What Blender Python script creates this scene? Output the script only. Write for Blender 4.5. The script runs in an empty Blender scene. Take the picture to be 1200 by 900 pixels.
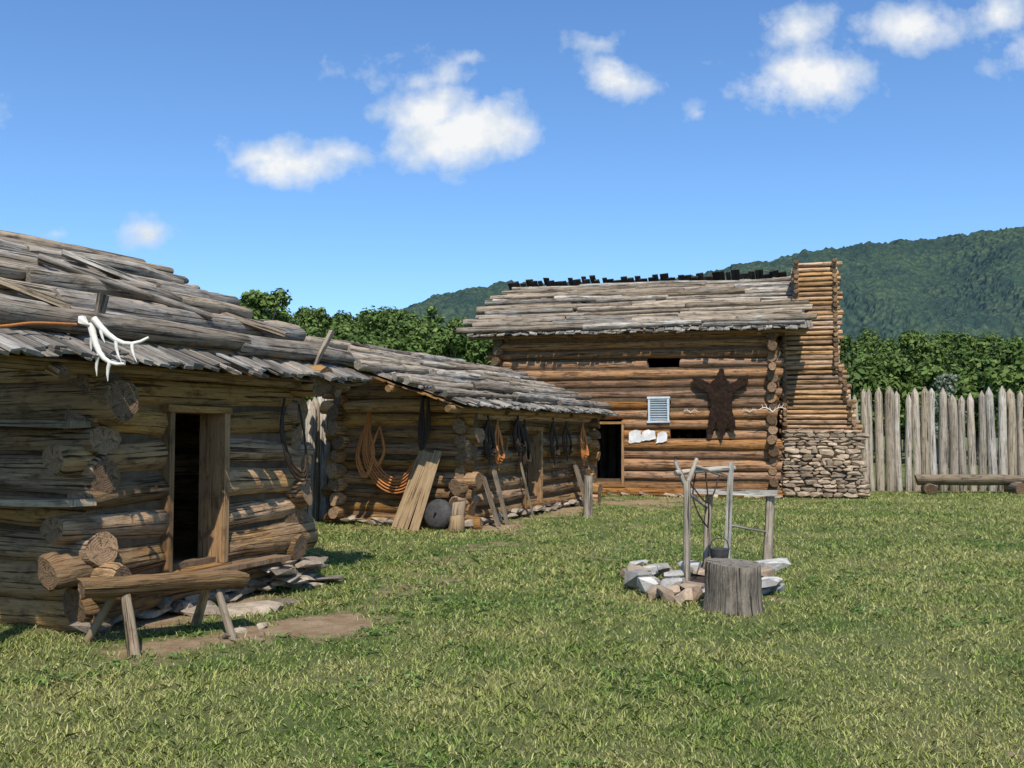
import bpy, bmesh, math, random
import numpy as np
from mathutils import Vector, noise
random.seed(7); RNG=np.random.default_rng(7)
R=random.uniform
sc=bpy.context.scene
sc.view_settings.view_transform='Standard'
try: sc.view_settings.look='None'
except Exception: pass
sc.view_settings.exposure=0
V3=Vector
Z=V3((0,0,1))
# ------------------------------------------------------------------ materials
class NT:
    def __init__(s,nt): s.nt=nt
    def n(s,t,**k):
        nd=s.nt.nodes.new(t)
        for a,b in k.items(): setattr(nd,a,b)
        return nd
    def l(s,a,b): s.nt.links.new(a,b)
    def val(s,sock,x):
        if hasattr(x,'is_linked') or hasattr(x,'links'): s.l(x,sock)
        else: sock.default_value=x
    def math(s,op,a,b=None,c=None,clamp=False):
        m=s.n('ShaderNodeMath',operation=op); m.use_clamp=clamp
        s.val(m.inputs[0],a)
        if b is not None: s.val(m.inputs[1],b)
        if c is not None: s.val(m.inputs[2],c)
        return m.outputs[0]
    def vm(s,op,a,b=None):
        m=s.n('ShaderNodeVectorMath',operation=op); s.val(m.inputs[0],a)
        if b is not None: s.val(m.inputs[1],b)
        return m.outputs['Value'] if op in('LENGTH','DISTANCE','DOT_PRODUCT') else m.outputs[0]
    def noise(s,vec,scale,detail=4,rough=.55):
        m=s.n('ShaderNodeTexNoise'); m.inputs['Scale'].default_value=scale
        m.inputs['Detail'].default_value=detail; m.inputs['Roughness'].default_value=rough
        if vec is not None: s.l(vec,m.inputs['Vector'])
        return m.outputs[0]
    def ramp(s,fac,stops):
        m=s.n('ShaderNodeValToRGB'); cr=m.color_ramp
        while len(cr.elements)<len(stops): cr.elements.new(.5)
        for e,(p,c) in zip(cr.elements,stops):
            e.position=p; e.color=(c,c,c,1) if isinstance(c,(int,float)) else (*c,1)
        s.l(fac,m.inputs[0]); return m.outputs[0]
    def mix(s,fac,a,b,blend='MIX'):
        m=s.n('ShaderNodeMix',data_type='RGBA',blend_type=blend)
        s.val(m.inputs[0],fac)
        for i,x in((6,a),(7,b)):
            if isinstance(x,tuple): m.inputs[i].default_value=(*x,1)
            else: s.l(x,m.inputs[i])
        return m.outputs[2]
    def bump(s,h,strength,dist):
        m=s.n('ShaderNodeBump'); m.inputs['Strength'].default_value=strength
        m.inputs['Distance'].default_value=dist; s.l(h,m.inputs['Height']); return m.outputs[0]
def newmat(name,rough=.85):
    m=bpy.data.materials.new(name); m.use_nodes=True
    t=NT(m.node_tree); b=m.node_tree.nodes['Principled BSDF']
    b.inputs['Roughness'].default_value=rough
    b.inputs['Specular IOR Level'].default_value=.2
    return m,t,b
def wood(name,ca,cb,grey,dark,greyamt=.5,su=14,bumpd=.02,var=.45,blotch=.75):
    m,t,b=newmat(name,.9)
    uv=t.n('ShaderNodeUVMap').outputs[0]
    mp=t.n('ShaderNodeMapping'); t.l(uv,mp.inputs[0]); mp.inputs['Scale'].default_value=(su,1.3,1)
    g=t.noise(mp.outputs[0],1.6,5,.65)
    mp2=t.n('ShaderNodeMapping'); t.l(uv,mp2.inputs[0]); mp2.inputs['Scale'].default_value=(su*2.4,.8,1)
    cr=t.noise(mp2.outputs[0],1.2,3,.6)
    geo=t.n('ShaderNodeNewGeometry'); rnd=geo.outputs['Random Per Island']
    tc=t.n('ShaderNodeTexCoord').outputs['Object']
    big=t.noise(tc,2.6,4,.65)
    base=t.mix(t.ramp(g,[(.33,0.0),(.64,1.0)]),ca,cb)
    gm=t.math('ADD',t.math('MULTIPLY',big,1.6),t.math('MULTIPLY',rnd,.5))
    gf=t.math('MULTIPLY',t.ramp(gm,[(.75,0.0),(1.0,1.0)]),greyamt)
    base=t.mix(gf,base,grey)
    crack=t.ramp(cr,[(.36,1.0),(.43,0.0)])
    base=t.mix(t.math('MULTIPLY',crack,.9),base,dark)
    mp3=t.n('ShaderNodeMapping'); t.l(uv,mp3.inputs[0]); mp3.inputs['Scale'].default_value=(2.6,1,1)
    blot=t.noise(mp3.outputs[0],3.6,5,.7)
    base=t.mix(t.ramp(blot,[(.5,0.0),(.68,blotch)]),base,dark)
    hs=t.n('ShaderNodeHueSaturation'); t.l(base,hs.inputs['Color'])
    wn=t.n('ShaderNodeTexWhiteNoise',noise_dimensions='1D'); t.l(rnd,wn.inputs['W'])
    t.l(t.math('ADD',t.math('MULTIPLY',wn.outputs[0],var*2),1-var),hs.inputs['Value'])
    t.l(t.math('ADD',t.math('MULTIPLY',rnd,.45),.8),hs.inputs['Saturation'])
    t.l(hs.outputs[0],b.inputs['Base Color'])
    h=t.math('SUBTRACT',t.math('ADD',g,t.math('MULTIPLY',blot,.6)),t.math('MULTIPLY',crack,.9))
    t.l(t.bump(h,1.0,bumpd),b.inputs['Normal'])
    return m
def endgrain(name,ca,cb,dk=(.04,.03,.02)):
    m,t,b=newmat(name,.9)
    uv=t.n('ShaderNodeUVMap').outputs[0]
    ns=t.noise(uv,7,3); ln=t.vm('LENGTH',uv)
    w=t.math('SINE',t.math('ADD',t.math('MULTIPLY',ln,330),t.math('MULTIPLY',ns,22)))
    w=t.math('ADD',t.math('MULTIPLY',w,.07),t.math('MULTIPLY',t.noise(uv,16,5,.75),1.0))
    geo=t.n('ShaderNodeNewGeometry')
    col=t.mix(t.ramp(w,[(.3,0.0),(.7,1.0)]),ca,cb)
    sx=t.n('ShaderNodeSeparateXYZ');t.l(uv,sx.inputs[0])
    an=t.math('ARCTAN2',sx.outputs[0],sx.outputs[1])
    wv=t.n('ShaderNodeTexNoise',noise_dimensions='2D'); wv.inputs['Scale'].default_value=1.5;wv.inputs['Detail'].default_value=3
    cx=t.n('ShaderNodeCombineXYZ');t.l(t.math('MULTIPLY',an,1.6),cx.inputs[0]);t.l(t.math('MULTIPLY',ln,6.0),cx.inputs[1]);t.l(cx.outputs[0],wv.inputs['Vector'])
    ck=t.ramp(wv.outputs[0],[(.34,1.0),(.37,0.0)])
    col=t.mix(t.math('MULTIPLY',ck,.6),col,dk)
    hs=t.n('ShaderNodeHueSaturation'); t.l(col,hs.inputs['Color'])
    t.l(t.math('ADD',t.math('MULTIPLY',geo.outputs['Random Per Island'],.8),.5),hs.inputs['Value'])
    t.l(hs.outputs[0],b.inputs['Base Color']); t.l(t.bump(t.math('SUBTRACT',w,ck),.9,.015),b.inputs['Normal'])
    return m
def mottled(name,ca,cb,scale=6,bumpd=.02,island=.4,rough=.9,detail=5):
    m,t,b=newmat(name,rough)
    tc=t.n('ShaderNodeTexCoord').outputs['Object']
    n1=t.noise(tc,scale,detail,.65); n2=t.noise(tc,scale*7,3,.6)
    f=t.math('ADD',t.math('MULTIPLY',n1,.7),t.math('MULTIPLY',n2,.3))
    col=t.mix(t.ramp(f,[(.35,0.0),(.65,1.0)]),ca,cb)
    hs=t.n('ShaderNodeHueSaturation'); t.l(col,hs.inputs['Color'])
    geo=t.n('ShaderNodeNewGeometry')
    t.l(t.math('ADD',t.math('MULTIPLY',geo.outputs['Random Per Island'],island*2),1-island),hs.inputs['Value'])
    t.l(hs.outputs[0],b.inputs['Base Color']); t.l(t.bump(f,.9,bumpd),b.inputs['Normal'])
    return m
M={}
M['log']=wood('cabin_log_wood',(.18,.088,.033),(.49,.28,.112),(.29,.20,.12),(.03,.018,.01),.6,bumpd=.03)
M['log2']=wood('weathered_orange_log_wood',(.24,.11,.04),(.54,.30,.12),(.30,.2,.12),(.045,.025,.013),.5)
M['log3']=wood('blockhouse_log_wood',(.2,.09,.036),(.43,.215,.088),(.24,.15,.09),(.035,.019,.01),.5,var=.35)
M['end']=endgrain('log_end_grain',(.10,.06,.034),(.33,.21,.12))
M['chink']=mottled('clay_chinking',(.075,.048,.028),(.16,.105,.062),8)
M['board']=wood('weathered_roof_board',(.15,.135,.115),(.41,.38,.335),(.22,.18,.14),(.03,.026,.022),.5,su=22,bumpd=.008,var=.55)
M['pole']=wood('weathered_roof_pole',(.20,.17,.135),(.49,.44,.37),(.28,.21,.145),(.035,.03,.024),.6,bumpd=.02,var=.4)
M['poleend']=endgrain('grey_end_grain',(.09,.075,.06),(.3,.26,.2))
M['pal']=wood('palisade_wood',(.30,.26,.21),(.54,.49,.41),(.38,.31,.23),(.08,.062,.045),.6,var=.25,blotch=.5)
M['backlitboard']=wood('backlit_ridge_board',(.03,.028,.026),(.07,.064,.058),(.06,.055,.05),(.015,.014,.012),.4)  # near-black tone paints the backlit shade into the ridge boards
M['frame']=wood('sawn_frame_wood',(.19,.11,.05),(.37,.215,.1),(.26,.18,.12),(.06,.035,.02),.3,su=25,bumpd=.004)
M['plank']=wood('pale_plank_wood',(.36,.22,.11),(.60,.42,.24),(.38,.3,.21),(.12,.075,.04),.3,su=20,bumpd=.004,blotch=.45)
M['oldplank']=wood('weathered_plank_wood',(.2,.145,.09),(.42,.31,.2),(.3,.25,.185),(.055,.036,.022),.5,su=20,bumpd=.008)
M['chim']=wood('chimney_crib_wood',(.30,.155,.07),(.58,.355,.195),(.40,.29,.19),(.07,.036,.018),.5,var=.35)
M['stone']=mottled('field_stone',(.16,.125,.09),(.38,.31,.235),9,.02,.45)
M['stonew']=mottled('pale_limestone',(.25,.235,.205),(.50,.475,.43),8,.02,.35)
M['stoner']=mottled('chimney_stone',(.22,.15,.095),(.46,.36,.26),7,.02,.4)
M['mortar']=mottled('stone_clay_mortar',(.14,.1,.065),(.24,.18,.12),8)
M['rope']=mottled('hemp_rope',(.34,.12,.035),(.55,.22,.075),60,.004,.2)
M['bone']=mottled('antler_bone',(.55,.51,.43),(.78,.74,.66),20,.004,.1)
M['fur']=mottled('dark_fur',(.006,.004,.003),(.04,.02,.011),14,.05,.2)
M['hide']=mottled('pale_paper_hide',(.62,.6,.56),(.8,.78,.74),12,.004,.05)
M['iron']=mottled('dark_iron',(.03,.03,.03),(.08,.075,.07),20,.004,.1,.6)
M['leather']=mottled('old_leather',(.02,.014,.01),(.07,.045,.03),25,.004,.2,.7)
M['vent']=mottled('painted_louvre',(.42,.47,.5),(.55,.6,.62),10,.002,.05)
M['bark']=wood('stump_bark',(.17,.14,.11),(.41,.35,.28),(.28,.235,.18),(.028,.022,.017),.5,su=18,bumpd=.04)
# ------------------------------------------------------------------ mesh builder
class MB:
    def __init__(s): s.v=[];s.f=[];s.uv=[];s.mi=[];s.sm=[]
    def face(s,idx,uvs,mi,sm): s.f.append(idx);s.uv.extend(uvs);s.mi.append(mi);s.sm.append(sm)
    def tube(s,path,radii,seg=10,prof=None,mi=0,cap=1,jit=0.0,uo=None,cut=0.0):
        path=[V3(p) for p in path]; n=len(path)
        if uo is None: uo=R(0,50)
        if prof is None: prof=[1.0]*seg
        T=(path[1]-path[0]).normalized()
        up=Z if abs(T.z)<.9 else V3((1,0,0))
        X=T.cross(up).normalized(); rings=[];L=0
        ls=[]
        for i,p in enumerate(path):
            if i: L+=(p-path[i-1]).length
            ls.append(L)
            t=(path[min(i+1,n-1)]-path[max(i-1,0)]).normalized()
            X=(X-t*X.dot(t)).normalized(); Y=t.cross(X)
            base=len(s.v)
            tx,ty=(R(-cut,cut),R(-cut,cut)) if i in(0,n-1) else (0,0)
            for k in range(seg):
                a=2*math.pi*k/seg+math.pi/2
                r=radii[i]*prof[k]*(1+R(-jit,jit))
                ca,sa=math.cos(a)*r,math.sin(a)*r
                s.v.append(p+X*ca+Y*sa+t*(ca*tx+sa*ty))
            rings.append((base,X.copy(),Y.copy()))
        for i in range(n-1):
            a,b=rings[i][0],rings[i+1][0]; c=2*math.pi*max(radii)
            for k in range(seg):
                k2=(k+1)%seg
                u0=c*k/seg+uo;u1=c*(k+1)/seg+uo
                s.face((a+k,b+k,b+k2,a+k2),[(u0,ls[i]+uo),(u0,ls[i+1]+uo),(u1,ls[i+1]+uo),(u1,ls[i]+uo)],mi,True)
        for i,fl in((0,False),(n-1,True)):
            if radii[i]<.002: continue
            b0,X_,Y_=rings[i]; p=path[i]; base=len(s.v)
            for k in range(seg): s.v.append(s.v[b0+k].copy())
            ax=((path[1]-path[0]) if i==0 else (path[-2]-path[-1])).normalized()
            s.v.append(p+ax*radii[i]*.04); ci=base+seg
            for k in range(seg):
                k2=(k+1)%seg
                def q(j):
                    d=s.v[j]-p; return (d.dot(X_),d.dot(Y_))
                t=(base+k,base+k2,ci) if fl else (base+k2,base+k,ci)
                s.face(t,[q(j) for j in t],cap,False)
    def log(s,p0,p1,r0,r1=None,seg=12,bow=.0,jit=.035,mi=0,cap=1,step=.4,taper_tip=0,amp=.08,cut=.3):
        p0=V3(p0);p1=V3(p1); r1=r0 if r1 is None else r1
        L=(p1-p0).length; n=max(3,int(L/step)+2)
        f=R(0,6.28);f2=R(0,6.28);f3=R(0,6.28)
        prof=[1+amp*math.cos(2*(6.283*k/seg)+f)+amp*.6*math.cos(3*(6.283*k/seg)+f2)+amp*.3*math.cos(5*(6.283*k/seg)+f3) for k in range(seg)]
        side=V3((R(-1,1),R(-1,1),R(-.5,.5)))*bow
        ph=R(0,6);ph2=R(0,6)
        ts=[i/(n-1) for i in range(n)]
        e_=min(.2,.25*r0/max(L,.01))
        ts=[0,e_]+[t for t in ts if e_<t<1-e_]+[1-e_,1]
        path=[];rad=[]
        for t in ts:
            path.append(p0.lerp(p1,t)+side*(math.sin(math.pi*t)+.4*math.sin(ph2+t*7)*(bow>0)))
            k=.9 if t in(0,1) else 1
            rad.append(k*(r0+(r1-r0)*t)*(1+.05*math.sin(ph+t*L*2.3)+R(-.04,.04)))
        if taper_tip:
            path.append(p1+(p1-p0).normalized()*taper_tip); rad.append(.012)
        s.tube(path,rad,seg,prof,mi,cap,jit,cut=0 if taper_tip else cut)
    def box(s,c,ax,ay,az,hx,hy,hz,jit=0.0,mi=0,cap=None):
        c=V3(c);cap=mi if cap is None else cap; b=len(s.v);loc=[]
        for i in range(8):
            x=(1 if i&1 else -1)*hx;y=(1 if i&2 else -1)*hy;z=(1 if i&4 else -1)*hz
            x+=R(-jit,jit);y+=R(-jit,jit);z+=R(-jit,jit)
            loc.append((x,y,z)); s.v.append(c+ax*x+ay*y+az*z)
        o=R(0,60)
        F=[(0,1,3,2),(4,6,7,5),(0,4,5,1),(2,3,7,6),(0,2,6,4),(1,5,7,3)]
        for k,q in enumerate(F):
            if k<2: uvs=[(loc[i][0],loc[i][1]) for i in q];m=cap
            else: uvs=[(loc[i][0]+loc[i][1]+o,loc[i][2]+o) for i in q];m=mi
            s.face(tuple(b+i for i in q),uvs,m,False)
    def bar(s,p0,p1,wdt,thk,up=Z,jit=0.0,mi=0,cap=None):
        p0=V3(p0);p1=V3(p1);az=(p1-p0).normalized(); ax=az.cross(up)
        if ax.length<1e-3: ax=az.cross(V3((0,1,0)))
        ax.normalize(); ay=az.cross(ax)
        s.box((p0+p1)/2,ax,ay,az,wdt/2,thk/2,(p1-p0).length/2,jit,mi,cap)
    def stone(s,c,ax,ay,hx,hy,hz,mi=0,npt=18,tilt=.12):
        c=V3(c);az=ax.cross(ay)
        ax=(ax+V3((0,0,R(-tilt,tilt)))).normalized()
        bm=bmesh.new()
        for _ in range(npt):
            d=V3((R(-1,1),R(-1,1),R(-1,1)))
            m=max(abs(d.x),abs(d.y),abs(d.z))
            d=d/m; d=d*(1-.28*max(0,(d.length-1.05)))
            bm.verts.new(c+ax*d.x*hx+ay*d.y*hy+az*d.z*hz)
        r=bmesh.ops.convex_hull(bm,input=bm.verts)
        bm.verts.ensure_lookup_table()
        vs=[v for v in bm.verts if v.link_faces]; b=len(s.v)
        ix={v:b+i for i,v in enumerate(vs)}
        for v in vs: s.v.append(v.co.copy())
        for f in bm.faces:
            s.face(tuple(ix[v] for v in f.verts),[(v.co.x,v.co.z) for v in f.verts],mi,False)
        bm.free()
    def build(s,name,mats,parent=None,recalc=True):
        me=bpy.data.meshes.new(name)
        me.from_pydata([tuple(v) for v in s.v],[],s.f)
        ul=me.uv_layers.new(name='UVMap')
        ul.data.foreach_set('uv',np.array(s.uv,dtype=np.float32).ravel())
        for m in mats: me.materials.append(M[m] if isinstance(m,str) else m)
        me.polygons.foreach_set('material_index',s.mi)
        me.polygons.foreach_set('use_smooth',s.sm)
        me.update()
        if recalc:
            bm=bmesh.new();bm.from_mesh(me);bmesh.ops.recalc_face_normals(bm,faces=bm.faces);bm.to_mesh(me);bm.free()
        ob=bpy.data.objects.new(name,me); sc.collection.objects.link(ob)
        if parent: ob.parent=parent
        return ob
def empty(name,loc=(0,0,0)):
    e=bpy.data.objects.new(name,None); sc.collection.objects.link(e); e.empty_display_size=.5
    return e
# ------------------------------------------------------------------ frames
P=V3((-2.38,10.45,0)); U=V3((.385,.923,0)); N=V3((.923,-.385,0))
def W(s,w,z): return P+U*s-N*w+Z*z
Lc=V3((-.34,26.0,0)); VA=V3((.966,-.257,0)).normalized(); VB=V3((.257,.966,0)).normalized()
def B(a,b,z): return Lc+VA*a+VB*b+Z*z

def log_wall(mb,A,Bp,z0,h,n,pa,pb,openings=(),clip=None,r=None,seg=12,jitp=.12,chink=2,rj=.015,rv=(.88,1.08),amp=.08):
    A=V3(A);Bp=V3(Bp);L=(Bp-A).length;d=(Bp-A).normalized()
    r=r or h*.52; side=d.cross(Z)
    for i in range(n):
        zc=z0+h*(i+.5)
        t0,t1=(-pa-R(-.3*jitp,jitp),L+pb+R(-.3*jitp,jitp))
        if clip:
            c=clip(zc)
            if c is None: continue
            t0,t1=max(t0,c[0]),min(t1,c[1])
            if t1-t0<.25: continue
        pcs=[(t0,t1)]
        for (a,b,za,zb) in openings:
            if za<zc<zb:
                new=[]
                for (x,y) in pcs:
                    if b<=x or a>=y: new.append((x,y));continue
                    if a-x>.05: new.append((x,a))
                    if y-b>.05: new.append((b,y))
                pcs=new
        off=side*R(-.025,.025)
        for(x,y)in pcs:
            dz=R(-rj,rj)
            rr=r*R(*rv)
            fl=random.random()<.5
            mb.log(A+d*x+Z*(zc+dz)+off,A+d*y+Z*(zc-dz)+off,rr*(1.07 if fl else .93),rr*(.93 if fl else 1.07),seg=seg,bow=.015,amp=amp)
            xa,ya=max(x,0.0),min(y,L)
            if ya>xa and i<n-1:
                mb.bar(A+d*xa+Z*(zc+h/2),A+d*ya+Z*(zc+h/2),r*.8,h*.3,mi=chink)

def roof(parent,E0,us,e,Ls,s0f,s1f,course=.75,blen=1.05,poles=(),bw=.12,board='board',pole='pole',seg=10,plen=(2,4.2),thk=.02,purlins_and_block=True,prv=(.65,1.2),bow=.05):
    us=us.normalized();e=e.normalized();nr=us.cross(e)
    if nr.z<0: nr=-nr
    pt=lambda s,q,h:E0+us*s+e*q+nr*h
    mb=MB(); nc=int(Ls/course)+1
    for k in range(nc):
        for sub in(0,1):
            q0=k*course-(.08 if k==0 else 0)
            if q0>Ls-.1: continue
            s=s0f(max(q0,0))+R(-.05,.05)
            while s<s1f(max(q0,0)):
                w=bw*R(.6,1.4)
                ln=min(blen*R(.85,1.1),Ls-q0+.1)
                ql=q0+R(-.09,.09)*(1.2 if sub else .7)
                sk=R(-.09,.09)
                if random.random()>.07:
                    a=pt(s+w/2,ql,.055+.03*sub+R(0,.022)); b=pt(s+w/2+sk,ql+ln,.02+.025*sub)
                    nn=(nr+us*R(-.22,.22)).normalized()
                    mb.bar(a,b,w*.95,thk*R(.7,1.6),up=nn,jit=.006)
                s+=w*R(.98,1.22)
    mb.build('roof_boards',[board],parent)
    if purlins_and_block:
        mb=MB()
        for i in range(int(Ls/.2)):
            q=.12+i*.2
            mb.bar(pt(s0f(q)+.06,q,-.01),pt(s1f(q)-.06,q,-.01),.203,.018,up=nr,jit=.001)  # thin strips added under the boards to stop light leaking through gaps
        for q in np.linspace(.2,Ls-.15,4):
            mb.log(pt(s0f(q)-.05,q,-.09),pt(s1f(q)+.05,q,-.09),.065,seg=8,cap=0)
        mb.build('roof_purlins_and_leak_strips',['frame'],parent)
    mb=MB()
    for(q,r,h)in poles:
        s=s0f(q)+R(-.35,.15)
        while s<s1f(q)-.3:
            ln=R(*plen); e1=min(s+ln,s1f(q)+R(-.1,.35))
            if s1f(q)-e1<.8: e1=s1f(q)+R(-.15,.3)
            rr=r*R(*prv)
            mb.log(pt(s,q+R(-.07,.07),h+rr),pt(e1,q+R(-.07,.07),h+rr+R(0,.04)),rr*1.15,rr*.8,seg=seg,bow=bow,jit=.06,step=.25,amp=.1)
            s=e1-R(-.12,.3)
    mb.build('roof_weight_poles',[pole,'poleend'],parent)
    return pt

def open_frame(mb,fn,a0,a1,z0,z1,depth=.16,wd=.07,sill=True):
    d=(fn(1,0,0)-fn(0,0,0)).normalized(); o=(fn(0,1,0)-fn(0,0,0)).normalized()
    for a in(a0,a1):
        mb.box(fn(a,0,(z0+z1)/2),d,o,Z,wd/2,depth,(z1-z0)/2,.005)
    am=(a0+a1)/2
    mb.box(fn(am,0,z1+wd/2),Z,o,d,wd/2,depth+.006,(a1-a0)/2+wd,.005)
    if sill: mb.box(fn(am,0,z0-wd/2),Z,o,d,wd/2,depth+.02,(a1-a0)/2+wd,.005)

# ================================================================== NEAR CABIN
cab=empty('log_cabin')
ze,we,zr,wr=2.13,-.42,3.47,2.5
mb=MB()
h=.29;z0=.1
LN=2.68
dA,dB=.76,1.5
log_wall(mb,W(-LN,0,0),W(0,0,0),z0,h,8,.12,.1,[(dA,dB,.36,1.8)],jitp=.3,rv=(.85,1.08),amp=.1,rj=.025)
def clipn(z):
    w=(z+.12-ze)/((zr-ze)/(wr-we))+we
    return (-9 if w<0 else w,9)
for s in(-LN,0):
    log_wall(mb,W(s,0,0),W(s,2.35,0),z0-h/2,h,12,.14,.2,clip=clipn,jitp=.3,rv=(.85,1.08),amp=.1,rj=.025)
log_wall(mb,W(-LN,2.35,0),W(0,2.35,0),z0,h,11,.22,.22)
mb.build('log_walls',['log','end','chink'],cab)
mb=MB()
fn=lambda a,o,z:W(-LN+a,o,z)
open_frame(mb,fn,dA,dB,.38,1.78,.155,.06)
mb.box(fn((dA+dB)/2,.6,.34),N,U,Z,.9,1.2,.02)
mb.box(fn(dA+.06,.42,1.08),N,U,Z,.34,.02,.68)
mb.build('door_frame',['frame'],cab)
e=(-N*(wr-we)+Z*(zr-ze)); Ls=e.length
PN=[(.42,.085,.07),(.62,.06,.08),(.98,.09,.07),(1.16,.07,.08),(1.32,.06,.09),(1.64,.085,.08),(1.82,.065,.08),(2.0,.085,.08),(2.24,.075,.08),(2.42,.065,.08),(2.62,.085,.08),(2.82,.065,.08),(3.0,.08,.08),(3.14,.07,.1)]
ptn=roof(cab,W(0,we,ze),U,e,Ls,lambda q:-4.25,lambda q:.8-.12*q,poles=PN,bw=.105,seg=14,plen=(1.8,3.6),prv=(.8,1.2),bow=.06)
mb=MB()
mb.log(W(-4.2,-.05,2.22),W(.5,-.05,2.22),.09,.085)
mb.log(W(-4.1,-.05,-.1),W(-4.1,-.05,2.15),.1,.09)
mb.log(W(-4.1,2.3,-.1),W(-4.1,2.3,3.2),.1,.09)
for s in(-4.0,-3.3,.4): mb.log(W(s,-.36,2.03),W(s,2.4,3.28),.055,.05)
mb.build('roof_beams',['log','end'],cab)
mb=MB()
mb.bar(ptn(-2.75,.4,.0),ptn(-2.72,.5,.42),.08,.045,jit=.01)
mb.bar(ptn(.2,.3,.0),ptn(.25,.28,.5),.06,.04,jit=.01)
mb.bar(ptn(-3.5,1.1,.28),ptn(-2.95,.55,.24),.17,.05,up=Z,jit=.014)
mb.bar(ptn(-.5,1.1,.27),ptn(.1,.75,.24),.15,.05,up=Z,jit=.014)
mb.log(ptn(-2.2,1.9,.3),ptn(-.9,.9,.27),.045,.035,amp=.12)
mb.bar(ptn(-1.6,2.3,.3),ptn(-.9,1.7,.26),.13,.04,up=Z,jit=.014)
mb.build('roof_pegs',['pole','poleend'],cab)
mb=MB()
for i in range(40):
    s=R(-2.7,.15); mb.stone(W(s,R(-.1,.06),R(.03,.13)),U,N,R(.08,.2),R(.08,.15),R(.03,.06))
for i in range(34):
    s=R(-.65,.25); mb.stone(W(s,R(-.4,-.08),R(.02,.26)),U,N,R(.1,.22),R(.08,.16),R(.02,.04))
for i in range(16): mb.stone(W(R(-.1,.15),R(0,2.3),R(.03,.12)),U,N,R(.1,.2),R(.08,.15),R(.03,.06))
mb.build('foundation_stones',['stone'],cab)
mb=MB()
mb.bar(W(-LN-.25,-.12,1.66),W(-LN-.32,1.6,1.7),.24,.05,jit=.012)
mb.bar(W(-LN-.27,-.2,1.06),W(-LN-.32,1.5,1.02),.3,.055,jit=.012)
mb.build('wall_shelves',['oldplank','end'],cab)

def antler(mb,base,d,upv,side,scale=1.0,k=1,th=1.0):
    pts=[];r=[]
    for i in range(8):
        t=i/7
        pts.append(base+(d*(t*.42)+upv*(.16*math.sin(t*2.6))+side*(.12*t*t*k))*scale); r.append((.017*(1-.75*t)*scale+.003)*th)
    mb.tube(pts,r,8)
    for j,(i,l) in enumerate([(1,.13),(3,.19),(5,.15)]):
        p=pts[i]; q=[p+(upv*(.9*t)+side*(-.2*k*t)+d*(.35*t*t))*l*scale for t in(0,.35,.7,1)]
        mb.tube(q,[.012*scale*th,.01*scale*th,.007*scale*th,.002],7)
mb=MB()
ap=W(-3.14,-.44,2.42)
antler(mb,ap,V3((.75,-.1,-.65)),V3((-.3,-.2,-.75)),V3((.2,-.6,.2)),1.0,th=1.45)
antler(mb,ap+V3((.03,-.02,.04)),V3((.95,.1,-.25)),V3((.1,-.2,-1)),V3((.2,.5,.3)),.9,th=1.45)
mb.stone(ap+V3((-.03,0,.02)),V3((1,0,0)),V3((0,1,0)),.055,.05,.04)
mb.build('deer_antlers',['bone','bone'])
def rope(mb,pts,r=.012,sub=8,mi=0):
    P_=[V3(p) for p in pts];out=[]
    Q=[P_[0]]+P_+[P_[-1]]
    for i in range(1,len(Q)-2):
        for j in range(sub):
            t=j/sub;a,b,c,d=Q[i-1],Q[i],Q[i+1],Q[i+2]
            out.append(.5*((2*b)+(c-a)*t+(2*a-5*b+4*c-d)*t*t+(3*b-a-3*c+d)*t**3))
    out.append(P_[-1]); mb.tube(out,[r]*len(out),7,mi=mi,cap=mi)
mb=MB()
rope(mb,[ptn(-4.25,.3,.22),ptn(-3.9,.22,.13),ptn(-3.5,.25,.18),ptn(-3.1,.28,.2)],.012)
rope(mb,[W(-3.0,1.0,1.4),W(-3.05,.97,.9),W(-3.03,1.03,.4),W(-3.07,1.0,.15),W(-3.15,.9,.03)],.015)
rope(mb,[W(-3.05,.95,.3),W(-3.1,.9,.2),W(-3.15,1.05,.12),W(-3.05,1.1,.2),W(-3.05,.98,.25)],.017)
mb.build('hanging_rope',['rope'])
mb=MB()
for k in range(3):
    rope(mb,[W(-.35,-.2,1.95),W(-.42-.02*k,-.24,1.6),W(-.3,-.26,1.3-.05*k),W(-.14+.02*k,-.3,1.2-.04*k),W(-.05,-.25,1.5),W(-.1,-.2,1.9)],.012)
mb.build('hanging_rope',['leather'])
# ------------------------------------------------------------------ bench
ben=empty('log_bench')
mb=MB()
a=V3((-3.2,7.36,.47));b=V3((-2.2,8.05,.44)); d=(b-a).normalized(); sd=d.cross(Z)
n=12;seg=14;rings=[]
for i in range(n):
    t=i/(n-1);c=a.lerp(b,t);base=len(mb.v);rr=.165*(1+.05*math.sin(t*7)+R(-.02,.02))
    for k in range(seg):
        if k<5: x=-1+2*k/4;z=R(-.04,.04)
        else:
            an=math.pi*(k-4)/(seg-4); x=math.cos(an);z=-math.sin(an)*.8
        mb.v.append(c+sd*x*rr+Z*z*rr+Z*.03+d*R(-.01,.01))
    rings.append(base)
for i in range(n-1):
    for k in range(seg):
        k2=(k+1)%seg;A_,B_=rings[i],rings[i+1]
        mb.face((A_+k,B_+k,B_+k2,A_+k2),[(k*.05,i*.12),(k*.05,i*.12+.12),(k*.05+.05,i*.12+.12),(k*.05+.05,i*.12)],0,False)
for bb in(rings[0],rings[-1]):
    mb.face(tuple(range(bb,bb+seg)),[(.02*k,.01*k) for k in range(seg)],1,False)
mb.build('split_log_seat',['log','end'],ben)
mb=MB()
def leg(p,q,r):
    mb.log(p,q,r,r*.8,seg=7,amp=.14,step=.12,jit=.06)
leg((-2.67,7.05,-.04),(-2.93,7.5,.42),.042)
leg((-2.16,7.72,-.04),(-2.38,7.93,.42),.038)
leg((-3.28,7.62,-.04),(-3.02,7.6,.42),.036)
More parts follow.
